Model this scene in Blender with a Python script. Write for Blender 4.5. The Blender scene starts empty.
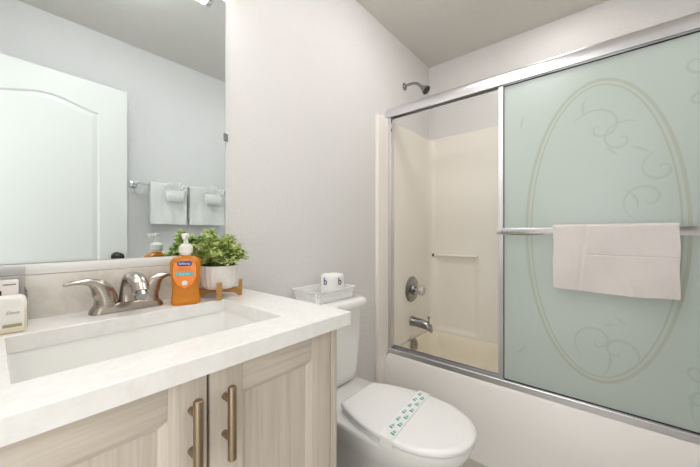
import bpy, bmesh, math, random
from mathutils import Vector, Matrix
random.seed(7)
PI = math.pi
S = bpy.context.scene
COL = S.collection

# ------------------------------------------------------------------ camera
CAM_H, CAM_D, YAW, FPX = 1.10, 1.128, 40.2, 305.0
cd = bpy.data.cameras.new('camera'); cam = bpy.data.objects.new('camera', cd); COL.objects.link(cam)
cam.location = (0, -CAM_D, CAM_H)
cam.rotation_euler = (PI/2, 0, math.radians(YAW-90))
cd.sensor_width = 36; cd.lens = FPX/700*36; cd.clip_start = .01
S.camera = cam
# ------------------------------------------------------------------ world (daylight that comes in by the open doorway)
w = bpy.data.worlds.new('world'); S.world = w; w.use_nodes = True
w.node_tree.nodes['Background'].inputs[0].default_value = (1, .985, .96, 1)
w.node_tree.nodes['Background'].inputs[1].default_value = 1.3
S.view_settings.view_transform = 'Standard'; S.view_settings.look = 'None'
S.view_settings.gamma = 1; S.view_settings.use_curve_mapping = False
S.view_settings.exposure = 0.84
VANITY_EMIT = 5.0
FILL_DOME_EMIT = 11.5
SHOWER_FILL_EMIT = 10.0
try:
    S.cycles.max_bounces = 16; S.cycles.diffuse_bounces = 8; S.cycles.glossy_bounces = 8
    S.cycles.transmission_bounces = 10; S.cycles.transparent_max_bounces = 12
except Exception: pass

# ------------------------------------------------------------------ materials
def mat(name, col, rough=.5, metal=0, **k):
    m = bpy.data.materials.new(name); m.use_nodes = True
    b = m.node_tree.nodes['Principled BSDF']
    b.inputs['Base Color'].default_value = (*col, 1); b.inputs['Roughness'].default_value = rough
    b.inputs['Metallic'].default_value = metal
    for n, v in k.items():
        b.inputs[n.replace('_', ' ')].default_value = v
    return m
def nd(m, t, **k):
    n = m.node_tree.nodes.new(t)
    for a, v in k.items(): setattr(n, a, v)
    return n
def lk(m, a, b): m.node_tree.links.new(a, b)
def bsdf(m): return m.node_tree.nodes['Principled BSDF']
def noise(m, scale, vec=(1, 1, 1), detail=4, dist=0, rough=.5):
    tc = nd(m, 'ShaderNodeTexCoord'); mp = nd(m, 'ShaderNodeMapping'); mp.inputs['Scale'].default_value = vec
    n = nd(m, 'ShaderNodeTexNoise'); n.inputs['Scale'].default_value = scale; n.inputs['Detail'].default_value = detail
    n.inputs['Distortion'].default_value = dist; n.inputs['Roughness'].default_value = rough
    lk(m, tc.outputs['Object'], mp.inputs['Vector']); lk(m, mp.outputs['Vector'], n.inputs['Vector'])
    return n
def ramp(m, fac, stops):
    r = nd(m, 'ShaderNodeValToRGB')
    while len(r.color_ramp.elements) < len(stops): r.color_ramp.elements.new(.5)
    for e, (p, c) in zip(r.color_ramp.elements, stops): e.position = p; e.color = (*c, 1)
    lk(m, fac, r.inputs['Fac']); return r
def bump(m, h, strength=.2, dist=.002):
    b = nd(m, 'ShaderNodeBump'); b.inputs['Strength'].default_value = strength; b.inputs['Distance'].default_value = dist
    lk(m, h, b.inputs['Height']); lk(m, b.outputs['Normal'], bsdf(m).inputs['Normal'])

M = {}
M['wall'] = mat('painted_wall', (.73, .718, .712), .75); n = noise(M['wall'], 85, detail=3); bump(M['wall'], n.outputs['Fac'], .55, .005)
M['ceil'] = mat('textured_ceiling', (.66, .635, .60), .9); n = noise(M['ceil'], 75, detail=4); bump(M['ceil'], n.outputs['Fac'], .6, .006)
M['floor'] = mat('vinyl_floor', (.45, .42, .38), .45)
n = noise(M['floor'], 3, (1, 12, 1), 5); r = ramp(M['floor'], n.outputs['Fac'], [(.3, (.36, .33, .29)), (.7, (.55, .51, .46))]); lk(M['floor'], r.outputs['Color'], bsdf(M['floor']).inputs['Base Color'])
M['trim'] = mat('white_trim_paint', (.80, .79, .76), .4)
M['door'] = mat('door_paint', (.74, .745, .71), .4)
def wood(name, vec):
    m = mat(name, (.5, .4, .3), .5)
    n = noise(m, 2.2, vec, 6, .6, .6)
    r = ramp(m, n.outputs['Fac'], [(.25, (.47, .405, .34)), (.5, (.575, .51, .44)), (.75, (.65, .59, .52))])
    lk(m, r.outputs['Color'], bsdf(m).inputs['Base Color']); bump(m, n.outputs['Fac'], .08, .001); return m
M['wood_v'] = wood('greige_wood_vertical', (44, 44, 1.4)); M['wood_h'] = wood('greige_wood_horizontal', (1.4, 44, 44))
M['gap'] = mat('gap_shade_dark', (.13, .03, .02), .7)
q = mat('white_quartz', (.85, .84, .82), .22)
n1 = noise(q, 5, (1, 1, 1), 8, 1.4, .62); r1 = ramp(q, n1.outputs['Fac'], [(.46, (.85, .84, .825)), (.50, (.825, .812, .795)), (.53, (.855, .845, .83))])
n2 = noise(q, 60, (1, 1, 1), 3); r2 = ramp(q, n2.outputs['Fac'], [(.3, (.95, .95, .94)), (.7, (1, 1, 1))])
mx = nd(q, 'ShaderNodeMixRGB', blend_type='MULTIPLY'); mx.inputs[0].default_value = 1
lk(q, r1.outputs['Color'], mx.inputs[1]); lk(q, r2.outputs['Color'], mx.inputs[2]); lk(q, mx.outputs[0], bsdf(q).inputs['Base Color']); M['quartz'] = q
q = mat('shaded_splash_quartz', (.62, .57, .5), .3)  # same quartz as the countertop, its shade mixed in as beige
n1 = noise(q, 14, (1, 1, 1), 8, 1.2, .65); r1 = ramp(q, n1.outputs['Fac'], [(.35, (.68, .635, .575)), (.52, (.76, .72, .66)), (.7, (.82, .785, .735))]); lk(q, r1.outputs['Color'], bsdf(q).inputs['Base Color']); M['splash'] = q
M['porcelain'] = mat('white_porcelain', (.86, .86, .84), .12, Coat_Weight=.3)
M['seatplastic'] = mat('white_seat_plastic', (.87, .865, .86), .25)
M['tubin'] = mat('bounce_tinted_tub_inside', (.87, .805, .68), .25)  # yellow of light bouncing inside the tub, put into the colour
M['tub'] = mat('ivory_tub_acrylic', (.86, .835, .81), .3)
M['surround'] = mat('cream_fiberglass', (.875, .83, .765), .28)
M['chrome'] = mat('chrome', (.80, .80, .81), .10, 1)
M['chrome_dull'] = mat('dull_chrome', (.36, .36, .36), .2, 1)
M['alu'] = mat('bright_aluminium', (.74, .74, .76), .34, 1)
M['nickel'] = mat('brushed_nickel', (.44, .39, .345), .27, 1)
n = noise(M['nickel'], 12, (40, 40, 2), 2); bump(M['nickel'], n.outputs['Fac'], .05, .0005)
M['brass'] = mat('champagne_bronze', (.35, .27, .185), .3, 1)
M['black'] = mat('black_rubber', (.02, .02, .02), .5)
M['darkbronze'] = mat('dark_bronze', (.08, .07, .06), .35, 1)
M['mirror'] = mat('mirror_silver', (.85, .925, .95), .0, 1)
def emit(name, col, s):
    m = mat(name, col, .4); b = bsdf(m); b.inputs['Emission Color'].default_value = (*col, 1); b.inputs['Emission Strength'].default_value = s; return m
M['lamp'] = emit('lit_diffuser', (1, .98, .96), VANITY_EMIT)
M['dome'] = emit('added_fill_dome', (1, .985, .975), FILL_DOME_EMIT)
M['shower_fill'] = emit('added_fill_lens', (1, .965, .92), SHOWER_FILL_EMIT)
# frosted glass
def frost(name, dcol, tcol, rough=.28):
    g = bpy.data.materials.new(name); g.use_nodes = True; nt = g.node_tree; nt.nodes.remove(nt.nodes['Principled BSDF'])
    out = nt.nodes['Material Output']
    df = nd(g, 'ShaderNodeBsdfDiffuse'); df.inputs[0].default_value = (*dcol, 1)
    tl = nd(g, 'ShaderNodeBsdfTranslucent'); tl.inputs[0].default_value = (*tcol, 1)
    gl = nd(g, 'ShaderNodeBsdfGlossy'); gl.inputs['Roughness'].default_value = rough; gl.inputs[0].default_value = (1, 1, 1, 1)
    m1 = nd(g, 'ShaderNodeMixShader'); m1.inputs[0].default_value = .45; lk(g, df.outputs[0], m1.inputs[1]); lk(g, tl.outputs[0], m1.inputs[2])
    m2 = nd(g, 'ShaderNodeMixShader'); m2.inputs[0].default_value = .05; lk(g, m1.outputs[0], m2.inputs[1]); lk(g, gl.outputs[0], m2.inputs[2]); lk(g, m2.outputs[0], out.inputs[0])
    return g
M['frost'] = frost('frosted_green_glass', (.65, .725, .70), (.85, .915, .885))
M['etch'] = frost('etched_clear_line', (.645, .685, .61), (.765, .80, .715), .2)
M['etch2'] = frost('etched_scroll_line', (.635, .705, .665), (.81, .865, .825), .2)
def cloth(name, col, sc=420):
    m = mat(name, col, .95, Sheen_Weight=.3); n = noise(m, sc, detail=2); bump(m, n.outputs['Fac'], .8, .004); return m
M['towel'] = cloth('pinkish_white_terry', (.80, .745, .725))
M['whitetowel'] = cloth('white_terry', (.83, .83, .81))
M['ribbed'] = cloth('white_ribbed_terry', (.80, .80, .78), 300)
M['ceramic'] = mat('white_ribbed_ceramic', (.82, .79, .77), .35)
M['standwood'] = mat('golden_wood', (.45, .22, .045), .45); n = noise(M['standwood'], 5, (10, 10, 60), 3); r = ramp(M['standwood'], n.outputs['Fac'], [(.3, (.36, .165, .03)), (.7, (.55, .29, .07))]); lk(M['standwood'], r.outputs['Color'], bsdf(M['standwood']).inputs['Base Color'])
lf = mat('leaf_green', (.3, .45, .1), .45)
oi = noise(lf, 38, detail=1); r = ramp(lf, oi.outputs['Fac'], [(.34, (.14, .28, .05)), (.45, (.45, .58, .16)), (.56, (.76, .80, .42))]); lk(lf, r.outputs['Color'], bsdf(lf).inputs['Base Color']); M['leaf'] = lf
tl = nd(lf, 'ShaderNodeBsdfTranslucent'); lk(lf, r.outputs['Color'], tl.inputs[0]); mxs = nd(lf, 'ShaderNodeMixShader'); mxs.inputs[0].default_value = .3
lk(lf, bsdf(lf).outputs[0], mxs.inputs[1]); lk(lf, tl.outputs[0], mxs.inputs[2]); lk(lf, mxs.outputs[0], lf.node_tree.nodes['Material Output'].inputs[0])
M['stem'] = mat('stem_green', (.16, .22, .06), .6)
M['orange'] = mat('orange_liquid_soap', (.97, .38, .025), .12, Transmission_Weight=.55, IOR=1.33, Coat_Weight=.5)
M['clearplastic'] = mat('clear_plastic', (.97, .98, .98), .05, Transmission_Weight=1, IOR=1.25)
M['pump'] = mat('pump_white_plastic', (.86, .83, .78), .3)
M['navy'] = mat('navy_label', (.02, .03, .22), .4)
M['teal'] = mat('teal_band', (.06, .52, .60), .4)
M['white'] = mat('white_print', (.86, .86, .86), .5)
M['redprint'] = mat('red_print', (.72, .10, .02), .5)
M['peach'] = mat('peach_label_film', (.93, .27, .04), .3)
M['cream'] = mat('cream_bottle_plastic', (.84, .76, .60), .3)
M['offwhite'] = mat('offwhite_label', (.86, .84, .79), .4)
M['carton'] = mat('white_carton', (.86, .82, .79), .5)
M['gold'] = mat('gold_green_band', (.36, .34, .18), .4)
M['greyprint'] = mat('grey_print', (.30, .30, .30), .5)
M['blackprint'] = mat('black_print', (.01, .01, .015), .5)
M['blueprint'] = mat('blue_print', (.03, .06, .25), .5)
M['paper'] = mat('wrapping_paper', (.86, .855, .84), .7)
M['tealprint'] = mat('teal_print', (.02, .38, .36), .5)
M['basket'] = mat('white_basket_plastic', (.85, .85, .85), .35)
M['acrylic'] = mat('clear_acrylic', (.90, .91, .92), .12, Transmission_Weight=1, IOR=1.3)
M['reddot'] = mat('red_dot', (.5, .02, .01), .4)

# ------------------------------------------------------------------ helpers (all shapes in room coordinates)
def wloc(o):
    v = Vector((0, 0, 0))
    while o: v += o.location; o = o.parent
    return v
def thing(name, label, cat, loc, group=None):
    o = bpy.data.objects.new(name, None); COL.objects.link(o); o.location = loc; o.empty_display_size = .05
    o['label'] = label; o['category'] = cat
    if group: o['group'] = group
    return o
def tag(o, label, cat, group=None):
    o['label'] = label; o['category'] = cat
    if group: o['group'] = group
    return o
def build(name, bm, mats, parent=None, smooth=40, sub=0, label=None, keepnormals=False):
    if not isinstance(mats, (list, tuple)): mats = [mats]
    if not keepnormals: bmesh.ops.recalc_face_normals(bm, faces=bm.faces[:])
    if parent is None:      # a thing that is one mesh: origin at the centre of its base
        xs = [v.co.x for v in bm.verts]; ys = [v.co.y for v in bm.verts]; zs = [v.co.z for v in bm.verts]
        base = Vector(((min(xs)+max(xs))/2, (min(ys)+max(ys))/2, min(zs)))
    else: base = wloc(parent)
    bmesh.ops.translate(bm, verts=bm.verts[:], vec=-base)
    me = bpy.data.meshes.new(name); bm.to_mesh(me); bm.free()
    for m in mats: me.materials.append(m)
    o = bpy.data.objects.new(name, me); COL.objects.link(o)
    if parent is None: o.location = base
    else: o.parent = parent
    if smooth:
        me.polygons.foreach_set('use_smooth', [True]*len(me.polygons)); me.set_sharp_from_angle(angle=math.radians(smooth))
    if sub:
        md = o.modifiers.new('subsurf', 'SUBSURF'); md.levels = sub; md.render_levels = sub
    if label: o['label'] = label
    return o
def struct(name, bm, m, **k):
    o = build(name, bm, m, **k); o['kind'] = 'structure'; return o
def setmi(bm, before, mi):
    if mi:
        for f in bm.faces:
            if f not in before: f.material_index = mi
def box(bm, a, b, bev=0, seg=2, mi=0, mtx=None):
    t = bmesh.new(); bmesh.ops.create_cube(t, size=1)
    c = [(a[i]+b[i])/2 for i in range(3)]; s = [abs(b[i]-a[i]) for i in range(3)]
    bmesh.ops.scale(t, verts=t.verts[:], vec=s)
    if bev: bmesh.ops.bevel(t, geom=t.edges[:], offset=min(bev, min(s)*.49), segments=seg, profile=.5, affect='EDGES')
    bmesh.ops.translate(t, verts=t.verts[:], vec=c)
    if mtx: bmesh.ops.transform(t, verts=t.verts[:], matrix=mtx)
    merge(bm, t, mi)
def merge(bm, t, mi=0):
    vm = {v: bm.verts.new(v.co) for v in t.verts}
    for f in t.faces:
        try:
            nf = bm.faces.new([vm[v] for v in f.verts]); nf.material_index = mi or f.material_index
        except ValueError: pass
    t.free()
def loft(bm, rings, cap0=True, cap1=True, closed=True, mi=0):
    R = [[bm.verts.new(p) for p in r] for r in rings]
    n = len(R[0])
    for a, b in zip(R, R[1:]):
        for i in range(n if closed else n-1):
            j = (i+1) % n
            f = bm.faces.new((a[i], a[j], b[j], b[i])); f.material_index = mi
    if cap0: bm.faces.new(R[0]).material_index = mi
    if cap1: bm.faces.new(R[-1]).material_index = mi
    return R
def lathe(bm, prof, c=(0, 0, 0), n=28, axis='z', mi=0, rx=1, ry=1, cap=True):
    rings = []
    for r, h in prof:
        ring = []
        for i in range(n):
            a = 2*PI*i/n; p = (r*rx*math.cos(a), r*ry*math.sin(a), h)
            if axis == 'y': p = (p[0], -p[2], p[1])       # h runs towards -y
            if axis == 'x': p = (p[2], p[0], p[1])
            ring.append((p[0]+c[0], p[1]+c[1], p[2]+c[2]))
        rings.append(ring)
    loft(bm, rings, cap, cap, mi=mi)
def tube(bm, pts, rad, n=12, mi=0, flat=1, cap=True):
    pts = [Vector(p) for p in pts]; rads = rad if isinstance(rad, (list, tuple)) else [rad]*len(pts)
    rings = []; up = None
    for i, p in enumerate(pts):
        d = (pts[min(i+1, len(pts)-1)]-pts[max(i-1, 0)]).normalized()
        if up is None: up = Vector((0, 0, 1)) if abs(d.z) < .9 else Vector((0, 1, 0))
        s = d.cross(up).normalized(); u2 = s.cross(d).normalized(); up = u2
        rings.append([tuple(p+s*math.cos(2*PI*k/n)*rads[i]+u2*math.sin(2*PI*k/n)*rads[i]*flat) for k in range(n)])
    loft(bm, rings, cap, cap, mi=mi)
def spline(ctrl, n=8, closed=False):
    P = [Vector(p) for p in ctrl]; out = []; N = len(P)
    rng = range(N) if closed else range(N-1)
    for i in rng:
        p0 = P[(i-1) % N] if closed else P[max(i-1, 0)]; p1 = P[i]; p2 = P[(i+1) % N]; p3 = P[(i+2) % N] if closed else P[min(i+2, N-1)]
        for k in range(n):
            t = k/n
            out.append(.5*((2*p1)+(p2-p0)*t+(2*p0-5*p1+4*p2-p3)*t*t+(3*p1-p0-3*p2+p3)*t**3))
    if not closed: out.append(P[-1])
    return out
def rrect(cx, cy, hx, hy, r, z, k=6):
    pts = []; r = min(r, hx, hy)
    for qx, qy, a0 in ((1, 1, 0), (-1, 1, PI/2), (-1, -1, PI), (1, -1, 3*PI/2)):
        for i in range(k+1):
            a = a0+PI/2*i/k
            pts.append((cx+qx*(hx-r)+r*math.cos(a), cy+qy*(hy-r)+r*math.sin(a), z))
    return pts
def text_bm(s, size, mtx, ext=.0003, mi=0, bm=None, shear=0):
    c = bpy.data.curves.new('lettering', 'FONT'); c.body = s; c.size = size; c.extrude = ext; c.align_x = 'CENTER'; c.align_y = 'CENTER'; c.shear = shear
    o = bpy.data.objects.new('lettering', c); COL.objects.link(o); bpy.context.view_layer.update()
    me = bpy.data.meshes.new_from_object(o.evaluated_get(bpy.context.evaluated_depsgraph_get()))
    bpy.data.objects.remove(o)
    t = bmesh.new(); t.from_mesh(me); bpy.data.meshes.remove(me); bmesh.ops.transform(t, verts=t.verts[:], matrix=mtx)
    for f in t.faces: f.material_index = 0
    bm = bm or bmesh.new(); merge(bm, t, mi); return bm
def facing(loc, normal):      # text plane: readable from the side NORMAL points to
    n = Vector(normal).normalized(); up = Vector((0, 0, 1))
    x = up.cross(n).normalized(); u = n.cross(x)
    m = Matrix((x, u, n)).transposed().to_4x4(); m.translation = Vector(loc); return m
def bmn(): return bmesh.new()

# ------------------------------------------------------------------ room shell
XL, XR, YF, ZC, FZ = -.155, 2.346, -1.525, 2.467, -.08
b = bmn(); box(b, (-1.6, YF-.1, FZ-.06), (XR+.1, .1, FZ)); struct('floor', b, M['floor'], smooth=0)
b = bmn(); box(b, (XL-.1, YF-.1, ZC), (XR+.1, .1, ZC+.06)); struct('ceiling', b, M['ceil'], smooth=0)
b = bmn(); box(b, (XL-.1, 0, FZ), (XR+.1, .1, ZC)); struct('wall_back', b, M['wall'], smooth=0)
b = bmn(); box(b, (XR, YF, FZ), (XR+.1, 0, ZC)); struct('wall_right', b, M['wall'], smooth=0)
b = bmn(); box(b, (XL-.1, YF-.1, FZ), (XR+.1, YF, ZC)); struct('wall_front', b, M['wall'], smooth=0)
b = bmn()
box(b, (XL-.1, -.63, FZ), (XL, 0, ZC)); box(b, (XL-.1, YF, FZ), (XL, -1.43, ZC)); box(b, (XL-.1, -1.43, 2.06), (XL, -.63, ZC)); struct('wall_left', b, M['wall'], smooth=0)
b = bmn(); box(b, (.652, -.013, FZ), (1.584, 0, FZ+.085), .004); struct('baseboard_back', b, M['trim'])
b = bmn(); box(b, (XL, YF, FZ), (1.66, YF+.013, FZ+.085), .004); struct('baseboard_front', b, M['trim'])
b = bmn()
box(b, (XL-.1, -.65, FZ), (XL+.0, -.631, 2.04), .002); box(b, (XL-.1, -1.43, FZ), (XL, -1.412, 2.04), .002); box(b, (XL-.1, -1.43, 2.04), (XL, -.631, 2.06), .002)
struct('trim_1', b, M['trim'])

# open door standing near the opposite wall (seen in the mirror)
def make_door():
    L, T, Hh = .765, .035, 2.058-FZ-.012
    b = bmn()
    # front face in local u (0..L from hinge), z; moulded arched panel
    def rail(u, z, pu0, pu1, pz0, crown):
        # depth of the moulding at (u,z): signed distance to the panel outline
        um = (pu0+pu1)/2; hw = (pu1-pu0)/2
        x = min(1, abs(u-um)/hw)
        top = crown-.047*(.5-.5*math.cos(PI*min(1, x*1.0)))
        d = min(u-pu0, pu1-u, z-pz0, top-z)
        return d
    NU, NZ = 190, 420
    V = []
    for i in range(NU+1):
        row = []
        for j in range(NZ+1):
            u = L*i/NU; z = Hh*j/NZ
            d = max(rail(u, z, .150, L-.150, 0.90-FZ, 1.905-FZ), rail(u, z, .150, L-.150,   .25, .78-FZ) if z < .84-FZ else -1)
            h = 0
            if d > 0:
                if d < .005: h = -.010*d/.005
                elif d < .009: h = -.010
                elif d < .034: h = -.010+.007*(d-.009)/.025
                else: h = -.003
            row.append(b.verts.new((u, h, z)))
        V.append(row)
    for i in range(NU):
        for j in range(NZ):
            b.faces.new((V[i][j], V[i+1][j], V[i+1][j+1], V[i][j+1]))
    bk = [b.verts.new(p) for p in ((0, -T, 0), (L, -T, 0), (L, -T, Hh), (0, -T, Hh))]
    b.faces.new(bk)
    b.faces.new([V[i][0] for i in range(NU+1)]+[bk[1], bk[0]]); b.faces.new([V[i][NZ] for i in range(NU, -1, -1)]+[bk[3], bk[2]])
    b.faces.new([V[0][j] for j in range(NZ, -1, -1)]+[bk[0], bk[3]]); b.faces.new([V[NU][j] for j in range(NZ+1)]+[bk[2], bk[1]])
    k = bmn()
    lathe(k, [(.030, 0), (.030, .006), (.012, .012), (.011, .035), (.025, .045), (.0285, .058), (.024, .070), (.010, .075)], (L-.06, 0, .935-FZ), 24, 'y')
    for v in k.verts: v.co.y = -v.co.y
    m = Matrix.Translation((-.158, -1.335, FZ+.012)) @ Matrix.Rotation(math.radians(-3.5), 4, 'Z')
    for q in (b, k): bmesh.ops.transform(q, verts=q.verts[:], matrix=m)
    o = struct('door_1', b, M['door'], smooth=50)
    build('door_handle', k, M['darkbronze'], o)
make_door()

# ------------------------------------------------------------------ lamps
t = thing('vanity_light', 'chrome bar light with white glowing tube above the mirror', 'wall light', (.22, 0, 2.0))
b = bmn(); box(b, (.02, -.03, 2.03), (.42, 0, 2.14), .006); build('back_plate', b, M['chrome'], t)
b = bmn(); lathe(b, [(.046, -.17), (.046, .55)], (0, -.085, 2.048), 24, 'x'); build('diffuser', b, M['lamp'], t)
for a0, a1 in ((-.19, -.168), (.548, .568)):
    b = bmn(); lathe(b, [(.04, a0), (.05, a0+.004), (.05, a1-.004), (.047, a1)] if a1 < 0 else [(.047, a0), (.05, a0+.004), (.05, a1-.004), (.036, a1)], (.03 if a1 < 0 else 0, -.085, 2.048), 24, 'x'); build('end_cap', b, M['chrome'], t)
for x in (.1, .34):
    b = bmn(); tube(b, [(x, -.03, 2.09), (x, -.05, 2.085)], .012); build('arm', b, M['chrome'], t)
for lx, ly, lb in ((1.32, -.62, 'added unseen dome fill light on the ceiling between toilet and bathtub'), (.44, -.72, 'added unseen dome fill light on the ceiling in front of the vanity')):  # two domes added out of view to fill the room with light
    t = thing('added_ceiling_fill', lb, 'added fill light', (lx, ly, ZC))
    b = bmn(); lathe(b, [(.15, ZC-.02), (.155, ZC)], (lx, ly, 0), 32); build('base_ring', b, M['alu'], t)
    b = bmn(); lathe(b, [(.145, ZC-.02), (.135, ZC-.045), (.10, ZC-.068), (.05, ZC-.08), (.01, ZC-.083)], (lx, ly, 0), 32); build('diffuser', b, M['dome'], t)
t = thing('added_shower_fill', 'added unseen round fill light in the ceiling over the bathtub', 'added fill light', (1.98, -.9, ZC))  # added out of view to brighten the tub and surround
b = bmn(); lathe(b, [(.115, ZC-.008), (.12, ZC)], (1.98, -.9, 0), 28); build('trim_ring', b, M['trim'], t)
b = bmn(); lathe(b, [(.10, ZC-.012), (.10, ZC-.008)], (1.98, -.9, 0), 28); build('lens', b, M['shower_fill'], t)

# ------------------------------------------------------------------ mirror
t = thing('wall_mirror', 'large frameless mirror on the wall above the sink', 'mirror', (.215, 0, 1.025))
b = bmn(); box(b, (XL+.004, -.006, 1.024), (.587, 0, 1.99), .001, 1); build('glass', b, M['mirror'], t, smooth=0)
b = bmn(); box(b, (.579, -.009, 1.455), (.596, 0, 1.485), .002); build('clip', b, M['chrome_dull'], t, label='small mirror clip')

# ------------------------------------------------------------------ vanity
CT = .884
VX0, VX1, VYF = -.125, .615, -.54
t = thing('vanity_cabinet', 'greige wood vanity cabinet with two framed doors below the white countertop', 'cabinet', (.25, -.27, FZ))
b = bmn()
box(b, (VX0, -.52, .02), (VX1, -.004, .700), mi=0)
box(b, (VX0, VYF, .02), (-.105, -.52, CT-.0365)); box(b, (.590, VYF, .02), (VX1, -.003, CT-.0365), .001); box(b, (.5930, VYF-.021, .02), (VX1, VYF, CT-.0365), .001)
box(b, (-.105, VYF, CT-.06), (.590, -.52, CT-.0365), mi=1)
box(b, (VX0, -.48, FZ), (VX1, -.004, .02), mi=1)
build('carcass', b, [M['wood_v'], M['wood_h']], t, smooth=30)
def vdoor(x0, x1, hx):
    z0, z1 = .035, CT-.041; yf, yb = VYF-.021, VYF-.001; st = .066
    b = bmn()
    box(b, (x0, yf, z0), (x0+st, yb, z1), .0015); box(b, (x1-st, yf, z0), (x1, yb, z1), .0015)
    box(b, (x0+st, yf, z1-st+.006), (x1-st, yb, z1), .0015, mi=1); box(b, (x0+st, yf, z0), (x1-st, yb, z0+st), .0015, mi=1)
    # sloped inner moulding and recessed panel
    a = (x0+st, z0+st, x1-st, z1-st+.006); i = .012
    o4 = [b.verts.new((p[0], yf+.002, p[1])) for p in ((a[0], a[1]), (a[2], a[1]), (a[2], a[3]), (a[0], a[3]))]
    o5 = [b.verts.new((p[0], yf+.005, p[1])) for p in ((a[0]+i*.6, a[1]+i*.6), (a[2]-i*.6, a[1]+i*.6), (a[2]-i*.6, a[3]-i*.6), (a[0]+i*.6, a[3]-i*.6))]
    i4 = [b.verts.new((p[0], yf+.010, p[1])) for p in ((a[0]+i, a[1]+i), (a[2]-i, a[1]+i), (a[2]-i, a[3]-i), (a[0]+i, a[3]-i))]
    for A, B in ((o4, o5), (o5, i4)):
        for k in range(4):
            f = b.faces.new((A[k], A[(k+1) % 4], B[(k+1) % 4], B[k])); f.material_index = 1 if k in (0, 2) else 0
    b.faces.new(i4)
    d = build('door', b, [M['wood_v'], M['wood_h']], t, smooth=30)
    h = bmn(); yh = yf-.030
    lathe(h, [(.0062, .676), (.0082, .678), (.0082, .812), (.0062, .814)], (hx, yh, 0), 16)
    for z in (.714, .786): tube(h, [(hx, yf-.0005, z), (hx, yh, z)], .0062, 12)
    build('handle', h, M['brass'], d, label='bronze bar pull')
vdoor(-.104, .2605, .232); vdoor(.2665, .5885, .294)
b = bmn(); box(b, (.250, VYF-.0006, .035), (.279, VYF, CT-.06)); box(b, (.580, VYF-.0006, .035), (.5925, VYF-.0001, CT-.04)); build('gap_shade_strips', b, M['gap'], t, smooth=0)  # dark strips drawing the shade in the gaps beside the doors

# countertop slab with cutout
SX0, SX1, SY0, SY1 = .021, .498, -.475, -.168
CX0, CX1, CY0 = XL+.002, .650, -.582
b = bmn()
def slab_ring(x0, x1, y0, y1, z): return [(x0, y0, z), (x1, y0, z), (x1, y1, z), (x0, y1, z)]
e = .0025
loft(b, [slab_ring(SX0, SX1, SY0, SY1, CT-.036), slab_ring(SX0, SX1, SY0, SY1, CT-e*.6), slab_ring(SX0-e*.6, SX1+e*.6, SY0-e*.6, SY1+e*.6, CT),
         slab_ring(CX0, CX1-e, CY0+e, -.001, CT), slab_ring(CX0, CX1, CY0, -.001, CT-e), slab_ring(CX0, CX1, CY0, -.001, CT-.036), slab_ring(SX0, SX1, SY0, SY1, CT-.036)], False, False)
bmesh.ops.remove_doubles(b, verts=b.verts[:], dist=1e-5)
o = build('countertop', b, M['quartz'], smooth=30); tag(o, 'white quartz countertop with faint grey veins on the vanity', 'countertop')
b = bmn(); box(b, (CX0, -.02, CT), (.600, -.001, .9945), .002); o = build('backsplash', b, M['splash']); tag(o, 'low quartz backsplash behind the faucet, its shade toned beige', 'backsplash')
b = bmn(); box(b, (XL+.002, -.016, .9955), (.600, -.0005, 1.0225), .003); o = build('ledge_strip', b, mat('white_gloss_strip', (.90, .89, .88), .3)); tag(o, 'thin white strip between the mirror and the beige backsplash', 'trim strip')
# undermount sink
t = thing('sink', 'rectangular white undermount sink in the countertop', 'sink', (.26, -.32, CT-.17))
b = bmn(); cx, cy, hx, hy = (SX0+SX1)/2, (SY0+SY1)/2, (SX1-SX0)/2, (SY1-SY0)/2
rg = [rrect(cx, cy, hx+.022, hy+.022, .02, CT-.0365), rrect(cx, cy, hx+.004, hy+.004, .02, CT-.0365), rrect(cx, cy, hx+.002, hy+.002, .02, CT-.045),
      rrect(cx, cy, hx-.006, hy-.006, .03, CT-.12), rrect(cx, cy, hx-.018, hy-.018, .04, CT-.148), rrect(cx, cy, hx-.045, hy-.045, .05, CT-.158), rrect(cx, cy, .03, .03, .03, CT-.162)]
loft(b, rg, False, True)
rg2 = [rrect(cx, cy, hx+.022, hy+.022, .02, CT-.0365), rrect(cx, cy, hx+.018, hy+.018, .03, CT-.06), rrect(cx, cy, hx, hy, .05, CT-.150), rrect(cx, cy, hx-.05, hy-.05, .05, CT-.175)]
loft(b, rg2, False, True); build('basin', b, M['porcelain'], t, smooth=50)
b = bmn(); lathe(b, [(.024, CT-.1615), (.024, CT-.1595), (.016, CT-.1590), (.014, CT-.1605)], (cx, cy, 0), 20); build('drain', b, M['nickel'], t)

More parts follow.
